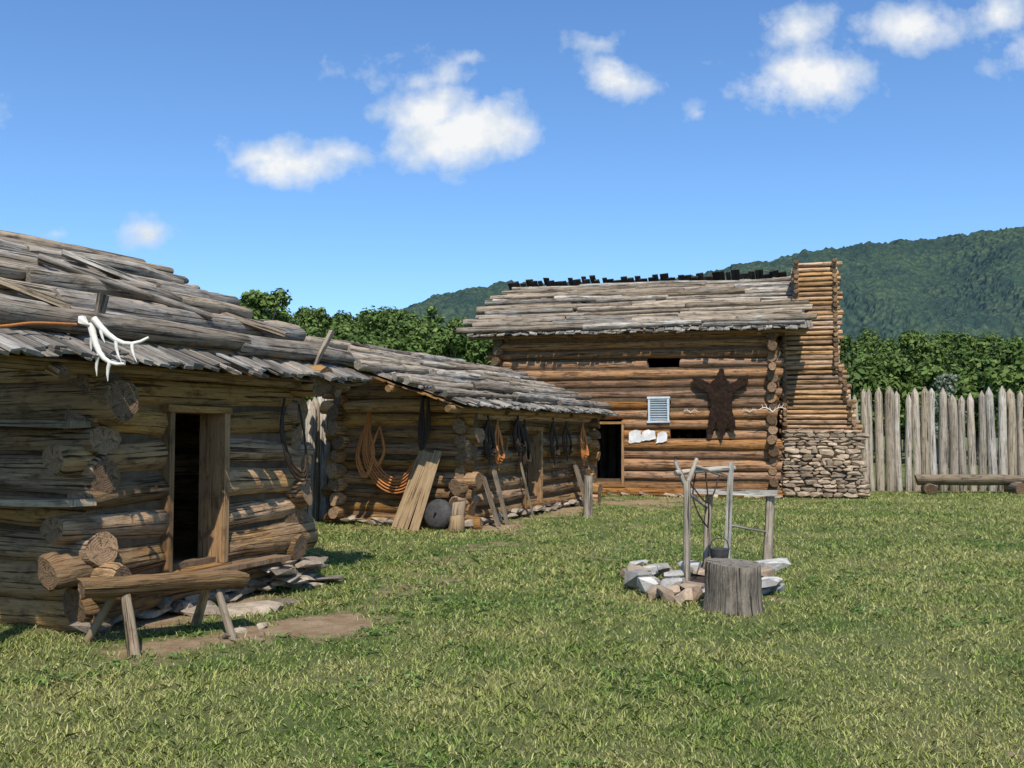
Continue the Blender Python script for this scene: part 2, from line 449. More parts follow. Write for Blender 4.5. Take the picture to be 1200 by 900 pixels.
leg((-2.65,8.3,-.04),(-2.45,8.02,.42),.036)
mb.build('legs',['oldplank','end'],ben)

# ================================================================== MIDDLE CABIN
cab2=empty('log_cabin.001')
ze2,we2,zr2,wr2=2.0,.5,3.06,3.4
S0,S1=6.3,12.9; w0,w1=.94,3.3
mb=MB();h2=.25;z02=.06
log_wall(mb,W(S0,w0,0),W(S1,w0,0),z02,h2,8,.12,.3,[(2.5,3.35,.2,1.66),(1.1,1.6,1.2,1.5)],jitp=.25)
def clipm(z):
    w=(z+.12-ze2)/((zr2-ze2)/(wr2-we2))+we2-w0
    return (-9 if w<0 else w,9)
for s in(S0,S1):
    log_wall(mb,W(s,w0,0),W(s,w1,0),z02-h2/2,h2,13,.15,.2,clip=clipm,jitp=.25)
log_wall(mb,W(S0,w1,0),W(S1,w1,0),z02,h2,11,.25,.2)
mb.build('log_walls',['log2','end','chink'],cab2)
mb=MB(); fn=lambda a,o,z:W(S0+a,w0+o,z)
open_frame(mb,fn,2.5,3.35,.22,1.64,.15,.07)
open_frame(mb,fn,1.1,1.6,1.22,1.5,.13,.05)
mb.build('door_frame',['frame'],cab2)
e2=(-N*(wr2-we2)+Z*(zr2-ze2));Ls2=e2.length
PM=[(.3,.07,.08),(.47,.055,.08),(.75,.08,.08),(1.0,.065,.08),(1.17,.055,.08),(1.45,.075,.08),(1.7,.065,.08),(1.95,.065,.08),(2.2,.07,.08),(2.45,.065,.08),(2.7,.075,.08),(2.95,.075,.07)]
ptm=roof(cab2,W(0,we2,ze2),U,e2,Ls2,lambda q:5.4-.45*q,lambda q:13.6,poles=PM,bw=.12,plen=(1.3,3.0),seg=9)
mb=MB()
for s in(7.5,9,11,13.2): mb.log(W(s,.6,1.95),W(s,3.3,2.94),.055,.05)
mb.log(W(5.6,w0,2.08),W(13.4,w0,2.08),.08,.08)
mb.build('roof_beams',['log2','end'],cab2)
mb=MB()
for i in range(90):
    s=R(S0-.2,S1+.1); mb.stone(W(s,w0-R(-.05,.16),R(.03,.16)),U,N,R(.08,.2),R(.08,.15),R(.03,.06))
for i in range(30):
    mb.stone(W(S0+R(-.14,.05),R(w0,w1),R(.02,.12)),U,N,R(.08,.15),R(.08,.2),R(.03,.05))
mb.build('foundation_stones',['stone'],cab2)
so=S0-.22
mb=MB()
for k in range(6):
    o=.02*k
    rope(mb,[W(so-o,2.62,1.95),W(so-o,2.6+o,1.35-.03*k),W(so-.05,2.38+o,.98-.05*k),W(so-.04,2.1,.82-.05*k),W(so-.05,1.85-o,.95-.04*k),W(so,1.62,1.35),W(so,1.55+o,1.95)],.015)
mb.build('rope_coil',['rope'])
for (cw,cz,rw,rh) in((2.68,1.28,.15,.42),(2.42,1.35,.12,.3)):
    mb=MB()
    for k in range(7):
        a_=R(-.03,.03);b_=R(-.04,.04)
        rope(mb,[W(so-.02,cw,cz+rh*1.2),W(so-.05,cw+rw*.7+a_,cz+rh*.4),W(so-.07,cw+rw+a_,cz-rh*.3+b_),W(so-.08,cw+a_,cz-rh+b_),W(so-.07,cw-rw+a_,cz-rh*.3+b_),W(so-.05,cw-rw*.7+a_,cz+rh*.4),W(so-.02,cw,cz+rh*1.2)],.015)
    mb.build('rope_coil',['rope'])
mb=MB()
for k in range(4):
    rope(mb,[W(so,1.6,2.2),W(so-.06,1.55+.03*k,1.7),W(so-.05,1.6,1.3),W(so-.06,1.5-.02*k,1.7),W(so,1.5,2.2)],.018)
mb.build('leather_strap',['leather'])
for (wa,wb,zz,w_) in((1.70,1.48,1.28,.29),(1.42,1.28,1.3,.16)):
    mb=MB(); a=W(so-.42,wa+.12,-.02);b=W(so-.04,wb,zz)
    mb.bar(a,b,w_,.035,up=-U,jit=.012)
    mb.build('leaning_plank',['plank'])
mb=MB()
c=W(so-.2,1.2,.25); ax=(U*.95-Z*.25).normalized()
prof=[(-.09,.06),(-.085,.2),(-.03,.255),(.03,.26),(.09,.22),(.1,.06)]
mb.tube([c+ax*x for x,_ in prof],[r for _,r in prof],20)
mb.tube([c-ax*.16,c-ax*.08],[.02,.02],8)
mb.build('iron_kettle',['iron','iron'])
mb=MB(); mb.log(W(so-.45,.75,-.02),W(so-.42,.74,.27),.14,.12,seg=14); mb.log(W(so-.15,.9,-.02),W(so-.1,.86,.46),.12,.11,seg=14)
mb.build('chopping_block',['plank','end'])
def harness(name,s,zt,wd,ht,mat='leather',r=.02):
    mb=MB(); o=w0-.2
    for k in range(3):
        q=.03*k
        rope(mb,[W(s,o,zt),W(s-wd+q,o-.03,zt-ht*.45),W(s-wd*.6,o-.04-q,zt-ht+q),W(s,o-.05,zt-ht*1.05+q*2),W(s+wd*.6,o-.04-q,zt-ht+q),W(s+wd-q,o-.03,zt-ht*.45),W(s,o,zt)],r)
    rope(mb,[W(s,o,zt+.08),W(s,o-.02,zt),W(s+.03,o-.03,zt-ht*1.25)],r*.7)
    mb.build(name,[mat])
harness('horse_collar',S0+.55,1.8,.2,.6,'leather',.028)
harness('horse_collar',S0+1.9,1.85,.22,.55,'leather',.03)
harness('rope_coil',S0+.95,1.75,.17,.65,'rope',.018)
harness('horse_harness',S0+2.25,1.75,.16,.75)
harness('horse_harness',S0+3.8,1.8,.2,.7)
harness('horse_harness',S0+4.6,1.75,.25,.6)
harness('rope_coil',S0+5.7,1.75,.2,.7,'rope',.02)
for(s,l,w_)in((S0+.35,.85,.16),(S0+.75,1.0,.13),(S0+5.2,.9,.2),(S0+2.0,1.1,.05)):
    mb=MB(); mb.bar(W(s,w0-.5,-.02),W(s+.1,w0-.17,l),w_,.035,up=N,jit=.008); mb.build('leaning_board',['oldplank'])
mb=MB(); mb.log((1.44,18.8,-.1),(1.46,18.85,.78),.09,.08,seg=8,jit=.06); mb.build('wooden_post',['pal','poleend'])

# ================================================================== BLOCKHOUSE
bh=empty('log_blockhouse')
zeB,beB,zrB,brB=4.1,-.5,5.68,2.5
DB=5.0;WB=7.0
mb=MB();hb=.257;zb0=.13
ops=[(2.56,3.3,.26,1.84),(3.94,4.5,1.84,2.5),(3.94,4.76,3.3,3.56),(4.5,5.4,1.3,1.62)]
log_wall(mb,B(0,0,0),B(WB,0,0),zb0,hb,16,.16,.12,ops,jitp=.16,r=hb*.5,seg=10,rv=(.86,1.08),amp=.1,rj=.02)
slB=(zrB-zeB)/(brB-beB)
def clipb(z):
    b=(z+.1-zeB)/slB+beB
    if b<0: return(-9,9)
    return (b,DB-b) if b<DB/2 else None
for a in(0,WB):
    log_wall(mb,B(a,0,0),B(a,DB,0),zb0-hb/2,hb,22,.2,.25,clip=clipb,jitp=.25,r=hb*.5,seg=10,rv=(.85,1.06))
log_wall(mb,B(0,DB,0),B(WB,DB,0),zb0,hb,16,.2,.2,r=hb*.5,seg=8)
mb.build('log_walls',['log3','end','chink'],bh)
mb=MB()
mb.box(B(WB/2,DB/2,.2),VA,VB,Z,WB/2,DB/2,.02); mb.box(B(WB/2,DB/2,2.6),VA,VB,Z,WB/2,DB/2,.03)
mb.build('floors',['frame'],bh)
mb=MB(); open_frame(mb,B,2.56,3.3,.28,1.82,.15,.06)
mb.build('door_frame',['frame'],bh)
mb=MB(); open_frame(mb,B,3.98,4.46,1.9,2.46,.15,.05)
for i in range(9):
    z=1.93+i*.06; mb.bar(B(4.0,-.12,z),B(4.44,-.12,z),.05,.012,up=(Z+VB*.8).normalized())
mb.box(B(4.22,-.06,2.18),VA,Z,VB,.23,.28,.005)
mb.build('louvred_window',['vent'],bh)
eb=VB*(brB-beB)+Z*(zrB-zeB);LsB=eb.length
PB=[(.12+.24*i+R(-.03,.03),R(.055,.09),.075) for i in range(14)]
roof(bh,B(0,beB,zeB),VA,eb,LsB,lambda q:-.72+.13*q,lambda q:WB+.85-.13*q,poles=PB,bw=.16,plen=(1.6,3.6),seg=8)
eb2=-VB*(brB-beB)+Z*(zrB-zeB)
roof(bh,B(0,DB-beB,zeB),VA,eb2,LsB,lambda q:-.72+.13*q,lambda q:WB+.85-.13*q,poles=PB[:4],bw=.2,plen=(2.2,4.6),seg=6)
mb=MB();a=-.35
while a<WB+.45:
    w=R(.12,.24); top=R(.22,.38)
    mb.bar(B(a+w/2,brB+.75,zrB-.42),B(a+w/2+R(-.09,.0),brB-.16,zrB+top),w,.03,up=VB,jit=.012); a+=w*R(.98,1.12)
mb.build('ridge_boards',['backlitboard'],bh)
mb=MB()
for a in(.3,2,3.5,5,6.7): mb.log(B(a,-.42,4.03),B(a,.3,4.4),.06,.06,seg=8)
mb.log(B(-.5,0,4.27),B(WB+.6,0,4.27),.09,.09,seg=8)
mb.log(B(-.3,-.1,.08),B(WB+.2,-.1,.08),.13,.12,seg=10)
mb.build('roof_beams',['log3','end'],bh)
mb=MB(); b0,b1=.7,1.95
z=1.5;i=0
while z<5.92:
    a0=WB+(.62 if z>4.5 else .3)
    ext=.42*max(0,min(1,(3.5-z)/1.9))
    ar=WB+1.55+round(ext/.1)*.1
    p=.06
    if i%2==0:
        for bb in(b0,b1): mb.log(B(a0-p-R(0,.08),bb+R(-.015,.015),z),B(ar+p+R(0,.14),bb+R(-.015,.015),z+R(-.015,.015)),R(.048,.066),.058,seg=8,jit=.06,amp=.12)
    else:
        for aa in(a0,ar): mb.log(B(aa,b0-p-R(0,.16),z),B(aa,b1+p,z),R(.048,.066),.058,seg=8,jit=.06,amp=.12)
    z+=.062;i+=1
mb.build('chimney_log_crib',['chim','end'],bh)
mb=MB()
mb.box(B(WB+1.10,1.32,3.6),VA,VB,Z,.44,.58,2.2); mb.box(B(WB+1.10,1.32,2.0),VA,VB,Z,.72,.6,.75)
mb.build('chimney_clay_core',['chink'],bh)
mb=MB()
mb.box(B(WB+1.13,1.15,.75),VA,VB,Z,.84,.82,.78); mb.build('chimney_base_core',['mortar'],bh)
mb=MB()
z=.03
while z<1.6:
    hh=R(.03,.065)
    tp=.08*(1-z/1.6)
    for (st,dr,nn,L) in((B(WB+.28-tp,.3-tp,0),VA,VB,1.72+2*tp),(B(WB+1.98+tp,.3-tp,0),VB,-VA,1.8),(B(WB+.30-tp,.3,0),VB,VA,1.6)):
        t=0
        while t<L:
            w=R(.12,.40)
            mb.stone(st+dr*(t+w/2)+nn*R(.04,.09)+Z*(z+hh*R(.85,1.15)),dr,nn,w*.54,.15,hh*1.12,npt=26,tilt=.04); t+=w
    z+=hh*1.8
for i in range(30): mb.stone(B(WB+R(.3,2.0),R(.2,1.8),1.6+R(-.03,.05)),VA,VB,R(.08,.18),R(.08,.15),R(.03,.06))
mb.build('chimney_stone_base',['stoner'],bh)
mb=MB()
for i in range(50): mb.stone(B(R(-.2,WB+.3),R(-.2,.05),R(.0,.08)),VA,VB,R(.1,.25),R(.08,.15),R(.03,.06))
mb.build('foundation_stones',['stoner'],bh)
def sheet(name,fn,outline,mat,thk=.03,sub=2):
    bm=bmesh.new()
    pts=[]
    n=len(outline)
    for i in range(n):
        a=outline[i];b=outline[(i+1)%n]
        L=math.hypot(b[0]-a[0],b[1]-a[1]);k=max(1,int(L/.05))
        for j in range(k):
            t=j/k; pts.append((a[0]+(b[0]-a[0])*t+R(-.016,.016),a[1]+(b[1]-a[1])*t+R(-.016,.016)))
    vs=[bm.verts.new(fn(x,z)) for x,z in pts]
    es=[bm.edges.new((vs[i],vs[(i+1)%len(vs)])) for i in range(len(vs))]
    bmesh.ops.triangle_fill(bm,use_beauty=True,edges=es)
    bmesh.ops.subdivide_edges(bm,edges=[e for e in bm.edges if e.calc_length()>.08],cuts=2)
    bmesh.ops.triangulate(bm,faces=bm.faces)
    for v in bm.verts: v.co+=(-VB)*(.03*noise.noise(v.co*5))
    me=bpy.data.meshes.new(name);bm.to_mesh(me);bm.free()
    ob=bpy.data.objects.new(name,me);sc.collection.objects.link(ob);me.materials.append(M[mat])
    so=ob.modifiers.new('solid','SOLIDIFY');so.thickness=thk
    return ob
ol=[(-.07,3.2),(.06,3.24),(.12,3.0),(.24,2.84),(.5,2.98),(.7,3.04),(.74,2.86),(.5,2.74),(.3,2.6),(.27,2.3),(.33,1.95),(.42,1.7),(.28,1.62),(.16,1.86),(.06,1.62),(.0,1.42),(-.08,1.66),(-.14,1.9),(-.26,1.58),(-.38,1.62),(-.33,2.0),(-.28,2.35),(-.34,2.62),(-.52,2.7),(-.74,2.84),(-.8,3.04),(-.6,2.98),(-.3,2.86),(-.14,2.98)]
ol=[(x*.9,z-.03) for x,z in ol]
sheet('bear_hide',lambda x,z:B(5.78+x,-.19,z),ol,'fur',.05)
for(aa,z0_,w_,h_)in((3.62,1.5,.34,.34),(3.96,1.53,.38,.28),(4.3,1.49,.28,.3)):
    o=[(-w_/2,-h_/2),(w_/2,-h_/2+.05),(w_/2-.02,h_/2-.03),(0,h_/2),(-w_/2+.03,h_/2-.05)]
    sheet('paper_notice',lambda x,z:B(aa+x,-.17,z0_+z),o,'hide',.006)
mb=MB()
for aa,zz in((6.75,2.15),(5.02,2.1),(6.45,2.1)):
    p=B(aa,-.17,zz) if aa!=6.75 else B(7.0,-.4,2.1)
    sca=.42 if aa!=6.75 else .75
    antler(mb,p,VA,Z*.9-VB*.2,-VB,sca); antler(mb,p,-VA,Z*.9-VB*.2,-VB,sca)
mb.build('deer_antlers',['bone','bone'])

# ================================================================== PALISADES
def palisade(name,pts,hgt,r,gap):
    mb=MB()
    for i in range(len(pts)-1):
        a=V3(pts[i]);b=V3(pts[i+1]);L=(b-a).length;d=(b-a).normalized();t=0
        while t<L:
            rr=r*R(.75,1.15);hh=hgt+R(-.16,.12);p=a+d*(t+rr)+d.cross(Z)*R(-.04,.04)
            mb.log(p-Z*.1,p+Z*(hh-.2)+V3((R(-.05,.05),R(-.05,.05),0)),rr,rr*.88,seg=9,bow=.025,step=.5,taper_tip=R(.1,.2))
            t+=rr*2+gap*R(.2,1.6)
    mb.build(name,['pal','pal'])
palisade('palisade_fence',[(8.9,27.1,0),(21,26.4,0),(24,10,0)],2.82,.115,.022)
palisade('palisade_fence',[W(-9,4.1,0),W(15.2,4.1,0)],2.4,.13,.02)
palisade('palisade_fence',[B(0,DB,0),B(WB+2.2,DB-2,0)],2.4,.14,.03)
lb=empty('log_bench.001'); mb=MB()
mb.log((10.75,26.2,.36),(13.75,26.0,.34),.15,.13,seg=12,bow=.03); mb.build('half_log_seat',['oldplank','end'],lb)
mb=MB()
mb.log((10.9,25.6,.12),(11.15,26.5,.12),.16,.15); mb.log((13.2,25.5,.13),(13.3,26.4,.12),.19,.16); mb.build('log_supports',['oldplank','end'],lb)

# ================================================================== WELL
well=empty('water_well')
wc=V3((1.98,10.35,0)); mb=MB(); mbw=MB()
for ring in range(3):
    n=17-ring*2
    for i in range(n):
        an=6.283*i/n+ring*.3+R(-.1,.1); rr=.72+R(-.07,.1)-ring*.04
        if ring==2 and (random.random()<.5): continue
        d=V3((math.cos(an),math.sin(an),0));t=V3((-d.y,d.x,0))
        (mbw if random.random()<.6 else mb).stone(wc+d*rr+Z*(.04+.07*ring),t,-d,R(.09,.18),R(.08,.14),R(.035,.055))
for(x,y,s)in((1.28,9.95,.13),(1.33,9.7,.09),(1.55,9.62,.09)): mbw.stone(V3((x,y,.12)),V3((1,0,0)),V3((0,1,0)),s*1.2,s,s*.8)
for(x,y)in((1.45,9.35),(1.6,9.25),(1.72,9.4),(1.52,9.5),(1.38,9.5)): mb.stone(V3((x,y,.07)),V3((1,0,0)),V3((0,1,0)),.09,.1,.07,tilt=.5)
mbw.stone(V3((2.68,10.25,.2)),V3((1,0,0)),V3((0,1,0)),.2,.16,.09)
mb.build('rim_stones',['stoner'],well); mbw.build('rim_limestones',['stonew'],well)
mb=MB(); mb.tube([wc+Z*.01,wc+Z*.02],[.55,.55],20); mb.build('shaft_shade_disc',['leather','leather'],well)  # flat dark disc stands in for the shade down the open well
mb=MB()
A_=V3((1.73,9.85,0));B_=V3((2.28,10.55,0))
mb.log(A_,A_+V3((.02,.02,1.12)),.043,.036,seg=8,bow=.04,step=.2)
mb.log(A_+V3((.01,.02,1.08)),A_+V3((-.1,.0,1.32)),.032,.02,seg=7); mb.log(A_+V3((.01,.02,1.05)),A_+V3((.13,.05,1.34)),.03,.02,seg=7)
mb.bar(B_,B_+V3((.06,-.05,1.28)),.065,.045,jit=.008)
C_=V3((2.2,11.25,0));D_=V3((2.82,10.95,0))
mb.log(C_,C_+V3((.05,.0,.92)),.05,.04,seg=8,step=.2); mb.log(D_,D_+V3((.05,0,.9)),.052,.045,seg=8,step=.2)
mb.log(A_+V3((-.1,-.05,1.2)),B_+V3((.12,.05,1.22)),.028,.026,seg=8,bow=.02)
mb.log(A_+V3((.1,.1,1.27)),B_+V3((.05,.0,1.12)),.018,.018,seg=7)
mb.bar(C_+V3((-.15,.05,.93)),D_+V3((.12,-.03,.93)),.18,.06,jit=.01)
mb.log(B_+V3((.03,0,.62)),D_+V3((.02,0,.5)),.016,.016,seg=6)
mb.log(C_+V3((.02,0,.75)),A_+V3((.03,0,1.0)),.02,.018,seg=6)
mb.build('windlass_frame',['pal','poleend'],well)
mb=MB()
m_=(A_+B_)/2
rope(mb,[m_+Z*1.2,m_+V3((.03,0,.8)),m_+V3((.02,.02,.62))],.008); rope(mb,[m_+V3((-.12,-.1,1.2)),m_+V3((-.15,-.1,.95)),m_+V3((-.08,-.08,.75)),m_+V3((.02,0,.62))],.008)
rope(mb,[A_+V3((.05,0,1.1)),A_+V3((.25,.1,.9)),A_+V3((.45,.5,1.15))],.008)
mb.build('well_ropes',['leather'],well)
mb=MB(); q=V3((2.1,10.0,.25)); mb.tube([q,q+Z*.03,q+Z*.17,q+Z*.18],[.06,.08,.1,.1],14)
rope(mb,[q+V3((-.1,0,.17)),q+V3((-.06,0,.27)),q+V3((.06,0,.27)),q+V3((.1,0,.17))],.006)
mb.build('bucket',['iron','iron'],well)
mb=MB()
c=V3((1.99,8.87,0)); seg=32
prof=[1+.05*math.cos(3*k*6.283/seg+1)+.03*math.cos(7*k*6.283/seg)+R(-.03,.03) for k in range(seg)]
mb.tube([c-Z*.03,c+Z*.04,c+Z*.12,c+Z*.2,c+Z*.28,c+Z*.36,c+Z*.42,c+Z*.435],[.285,.268,.255,.25,.252,.247,.248,.24],seg,prof,jit=.016,cut=.06)
mb.build('tree_stump',['bark','poleend'])
mb=MB()
for(x,y,a_,b_,h_)in((-2.35,8.9,.3,.22,.04),(-2.75,8.8,.2,.15,.04),(-2.1,9.3,.2,.16,.03),(-2.2,7.95,.07,.05,.03),(-2.05,8.15,.05,.04,.03),(-2.9,9.0,.2,.18,.06),(-3.9,7.0,.1,.08,.04),(-2.2,7.75,.06,.05,.03)):
    mb.stone(V3((x,y,h_*.4)),V3((.8,.6,0)),V3((-.6,.8,0)),a_,b_,h_,tilt=.03)
mb.build('flat_stones',['stone'])

# ================================================================== GROUND + GRASS
def vnoise(x,y,seed=0):
    xi=np.floor(x).astype(np.int64);yi=np.floor(y).astype(np.int64);fx=x-xi;fy=y-yi
    fx=fx*fx*(3-2*fx);fy=fy*fy*(3-2*fy)
    def hh(a,b):
        n=(a*374761393+b*668265263+seed*1274126177)&0xffffffff
        n=((n^(n>>13))*1274126177)&0xffffffff
        return ((n^(n>>16))&0xffff)/65535.0
    return (hh(xi,yi)*(1-fx)+hh(xi+1,yi)*fx)*(1-fy)+(hh(xi,yi+1)*(1-fx)+hh(xi+1,yi+1)*fx)*fy
def fbm(x,y,seed=0,o=4):
    s=0;a=.5
    for i in range(o): s=s+a*vnoise(x*2**i,y*2**i,seed+i);a*=.5
    return s
def dirt(x,y):
    m=np.zeros_like(x)
    def ell(cx,cy,rx,ry,ang,amp=1):
        c,s=math.cos(ang),math.sin(ang);dx,dy=x-cx,y-cy
        u=(dx*c+dy*s)/rx;v=(-dx*s+dy*c)/ry
        return amp*np.clip(1.35-.62*np.sqrt(u*u+v*v),0,1.4)
    for e_ in((-1.6,8.25,1.0,.36,.95,1.0),(-2.4,7.6,.9,.42,.8,1.05),(-2.9,8.7,1.0,.6,1.17),(.1,11.15,.35,.5,0,.68),(2.7,22.6,1.5,1.5,0,.95),(2.46,4.95,.16,.1,0,.75),(-.6,16.6,1.5,.8,0,.8),(1.0,19.8,3.2,.5,1.17,.85),(1.98,10.35,.8,.8,0,.78),(8,23.4,2,.4,0,.6),(.9,13,.5,.5,0,.5),(5,23.6,3,.3,-.2,.65),(-.4,14,.5,1.2,-.2,.55),(-.9,10.2,.5,.9,-.5,.5)):
        m=np.maximum(m,ell(*e_))
    return m+ (fbm(x*1.6,y*1.6,5,5)-.47)*1.6+(fbm(x*8,y*8,15,3)-.44)*1.0 - .62
def gz(x,y): return .05*(fbm(x*.35,y*.35,9)-.47)*np.clip((y-2)/6,0,1)+.012*(vnoise(x*5,y*5,3)-.5)
fx=np.arange(-9,17,.1); xs=np.concatenate([[-5000,-2500,-1200,-600,-300,-150,-80,-45,-28,-20,-16,-13,-11],fx,[18,20,23,28,36,50,80,150,300,600,1200,2500,5000]])
fy=np.arange(2.5,30,.1); ys=np.concatenate([[-600,-200,-80,-40,-20,-10,-5,-2,0,1.2],fy,[31,33,37,45,60,90,150,300,600,1200,2500,5000]])
X,Y=np.meshgrid(xs,ys); Zg=np.where((np.abs(X)<19)&(Y<31)&(Y>0),gz(X,Y),0)
nx,ny=len(xs),len(ys)
vv=np.stack([X,Y,Zg],-1).reshape(-1,3)
i0=(np.arange(ny-1)[:,None]*nx+np.arange(nx-1)[None,:]).ravel()
ff=np.stack([i0,i0+1,i0+nx+1,i0+nx],1)
def npmesh(name,vv,ff):
    me=bpy.data.meshes.new(name); k=ff.shape[1]
    me.vertices.add(len(vv));me.vertices.foreach_set('co',vv.astype(np.float32).ravel())
    me.loops.add(ff.size);me.loops.foreach_set('vertex_index',ff.astype(np.int32).ravel())
    me.polygons.add(len(ff));me.polygons.foreach_set('loop_start',np.arange(0,ff.size,k,dtype=np.int32))
    try: me.polygons.foreach_set('loop_total',np.full(len(ff),k,dtype=np.int32))
    except Exception: pass
    me.update(calc_edges=True); me.validate()
    ob=bpy.data.objects.new(name,me);sc.collection.objects.link(ob);return ob
g=npmesh('ground',vv,ff)
g.data.polygons.foreach_set('use_smooth',np.ones(len(ff),bool))
at=g.data.attributes.new('dirt','FLOAT','POINT')
dm=np.clip(dirt(X,Y)*1.2+.2,0,1); at.data.foreach_set('value',dm.astype(np.float32).ravel())
m,t,b=newmat('ground_soil_and_turf',.95)
tc=t.n('ShaderNodeTexCoord').outputs['Object']
an=t.n('ShaderNodeAttribute',attribute_name='dirt')
gr=t.mix(t.ramp(t.noise(tc,.6,5,.65),[(.38,0.0),(.62,1.0)]),(.10,.145,.033),(.23,.22,.085))
gr=t.mix(t.ramp(t.noise(tc,30,4,.7),[(.4,0.0),(.7,.7)]),gr,(.06,.08,.02))
so_=t.mix(t.ramp(t.noise(tc,5,5,.7),[(.3,0.0),(.7,1.0)]),(.27,.17,.09),(.52,.38,.24))
so_=t.mix(t.ramp(t.noise(tc,40,4,.7),[(.42,0.0),(.7,.7)]),so_,(.16,.10,.05))
fz=t.math('ADD',an.outputs['Fac'],t.math('MULTIPLY',t.math('SUBTRACT',t.noise(tc,9,5,.75),.5),1.6))
t.l(t.mix(t.ramp(fz,[(.25,0.0),(.7,1.0)]),gr,so_),b.inputs['Base Color'])
t.l(t.bump(t.noise(tc,25,5,.75),1,.04),b.inputs['Normal'])
g.data.materials.append(m)
ds=np.linspace(3.6,29,800); wid=1.12*ds+2.4; rho=6200*(5/ds)**1.8
pdf=wid*rho; ntot=int(np.sum(pdf)*(ds[1]-ds[0])); cdf=np.cumsum(pdf);cdf/=cdf[-1]
d_=np.interp(RNG.random(ntot),cdf,ds); x_=(RNG.random(ntot)-.5)*(1.12*d_+2.4)+.1
cl=fbm(x_*5,d_*5,21); thin=fbm(x_*.7,d_*.7,91)
keep=(dirt(x_,d_)*1.3+RNG.random(ntot)*1.1<.66)&(RNG.random(ntot)<.1+cl*1.4*np.clip(1.7-1.5*thin,.35,1.1))
def keepout(x_,d_):
    rel=np.stack([x_-P.x,d_-P.y],1); sN=rel@np.array([U.x,U.y]); wN=-(rel@np.array([N.x,N.y]))
    k=~((wN>0)&(sN>-2.7)&(sN<0)); k&=~((wN>.9)&(sN>6.2)&(sN<13)); k&=~(wN>6)
    rb=np.stack([x_-Lc.x,d_-Lc.y],1); aa=rb@np.array([VA.x,VA.y]);bb=rb@np.array([VB.x,VB.y]); k&=~((bb>-.05)&(aa>0)&(aa<9.2))
    k&=(np.hypot(x_-1.98,d_-10.35)>.62)
    return k
keep&=keepout(x_,d_)
x_,d_=x_[keep],d_[keep]; n=len(x_)
sz=(d_/5)**.55
hgt=(.012+.028*RNG.random(n)**1.6)*(.45+1.1*fbm(x_*.9,d_*.9,31))*1.15*sz**.5
wdt=(.0013+.0022*RNG.random(n))*sz*1.25
an_=RNG.random(n)*6.283; ln=RNG.normal(0,.8,(n,2))*hgt[:,None]
zz=gz(x_,d_)-.003
v0=np.stack([x_-np.cos(an_)*wdt,d_-np.sin(an_)*wdt,zz],1);v1=np.stack([x_+np.cos(an_)*wdt,d_+np.sin(an_)*wdt,zz],1)
mid=np.stack([x_+ln[:,0]*.35,d_+ln[:,1]*.35,zz+hgt*.65],1)
v2=mid+np.stack([np.cos(an_)*wdt*.8,np.sin(an_)*wdt*.8,0*an_],1);v3=mid-np.stack([np.cos(an_)*wdt*.8,np.sin(an_)*wdt*.8,0*an_],1)
v4=np.stack([x_+ln[:,0],d_+ln[:,1],zz+hgt],1)
gv=np.stack([v0,v1,v2,v4,v3],1).reshape(-1,3)
gf=np.arange(n*5).reshape(n,5)
ga=npmesh('grass',gv,gf)
def leafmat(name,ca,cb,cc,scale,trans=.35,r0=.5):
    m,t,b=newmat(name,.6); geo=t.n('ShaderNodeNewGeometry')
    tc=t.n('ShaderNodeTexCoord').outputs['Object']
    c=t.mix(t.ramp(t.noise(tc,scale,4,.65),[(.38,0.0),(.6,1.0)]),ca,cb)
    c=t.mix(t.ramp(geo.outputs['Random Per Island'],[(r0,0.0),(1.0,.85)]),c,cc)
    hs=t.n('ShaderNodeHueSaturation');t.l(c,hs.inputs['Color'])
    wn=t.n('ShaderNodeTexWhiteNoise',noise_dimensions='1D');t.l(geo.outputs['Random Per Island'],wn.inputs['W'])
    t.l(t.math('ADD',t.math('MULTIPLY',wn.outputs[0],.8),.6),hs.inputs['Value'])
    t.l(hs.outputs[0],b.inputs['Base Color'])
    b.inputs['Specular IOR Level'].default_value=.15
    if trans>0:
        tr=t.n('ShaderNodeBsdfTranslucent');t.l(hs.outputs[0],tr.inputs[0])
        mx=t.n('ShaderNodeMixShader');mx.inputs[0].default_value=trans
        t.l(b.outputs[0],mx.inputs[1]);t.l(tr.outputs[0],mx.inputs[2])
        t.l(mx.outputs[0],m.node_tree.nodes['Material Output'].inputs[0])
    return m
ga.data.materials.append(leafmat('grass_blades',(.155,.24,.04),(.36,.37,.11),(.50,.44,.22),.6,.2,.5))
# low broad-leaved weeds in the lawn
nr_=5200
dd=3.8+RNG.random(nr_)**1.5*14; xx=(RNG.random(nr_)-.5)*(1.12*dd+2)
dens=fbm(xx*.55,dd*.55,71); near=np.exp(-(((xx+.75)/.7)**2+((dd-10.2)/1.5)**2))
kk=((dens>.52)|(RNG.random(nr_)<near*1.0))&keepout(xx,dd)&(dirt(xx,dd)<.2)
xx,dd=xx[kk],dd[kk]; L_=[]
for j in range(7):
    m_n=len(xx); a_=RNG.random(m_n)*6.283; l_=(.014+.02*RNG.random(m_n))*(dd/6)**.3; w_=l_*.42; el_=RNG.random(m_n)*.7+.15
    ox=xx+RNG.normal(0,.02,m_n);oy=dd+RNG.normal(0,.02,m_n);oz=gz(ox,oy)+.006+RNG.random(m_n)*.014
    cx_,cy_=np.cos(a_),np.sin(a_); f_=np.cos(el_);u_=np.sin(el_)
    q0=np.stack([ox,oy,oz],1);tip=q0+np.stack([cx_*l_*f_*2,cy_*l_*f_*2,l_*u_],1)
    md=q0+np.stack([cx_*l_*f_*1.1,cy_*l_*f_*1.1,l_*u_*.9],1); sv=np.stack([-cy_*w_,cx_*w_,0*w_],1)
    L_.append(np.stack([q0,md+sv,tip,md-sv],1).reshape(-1,3))
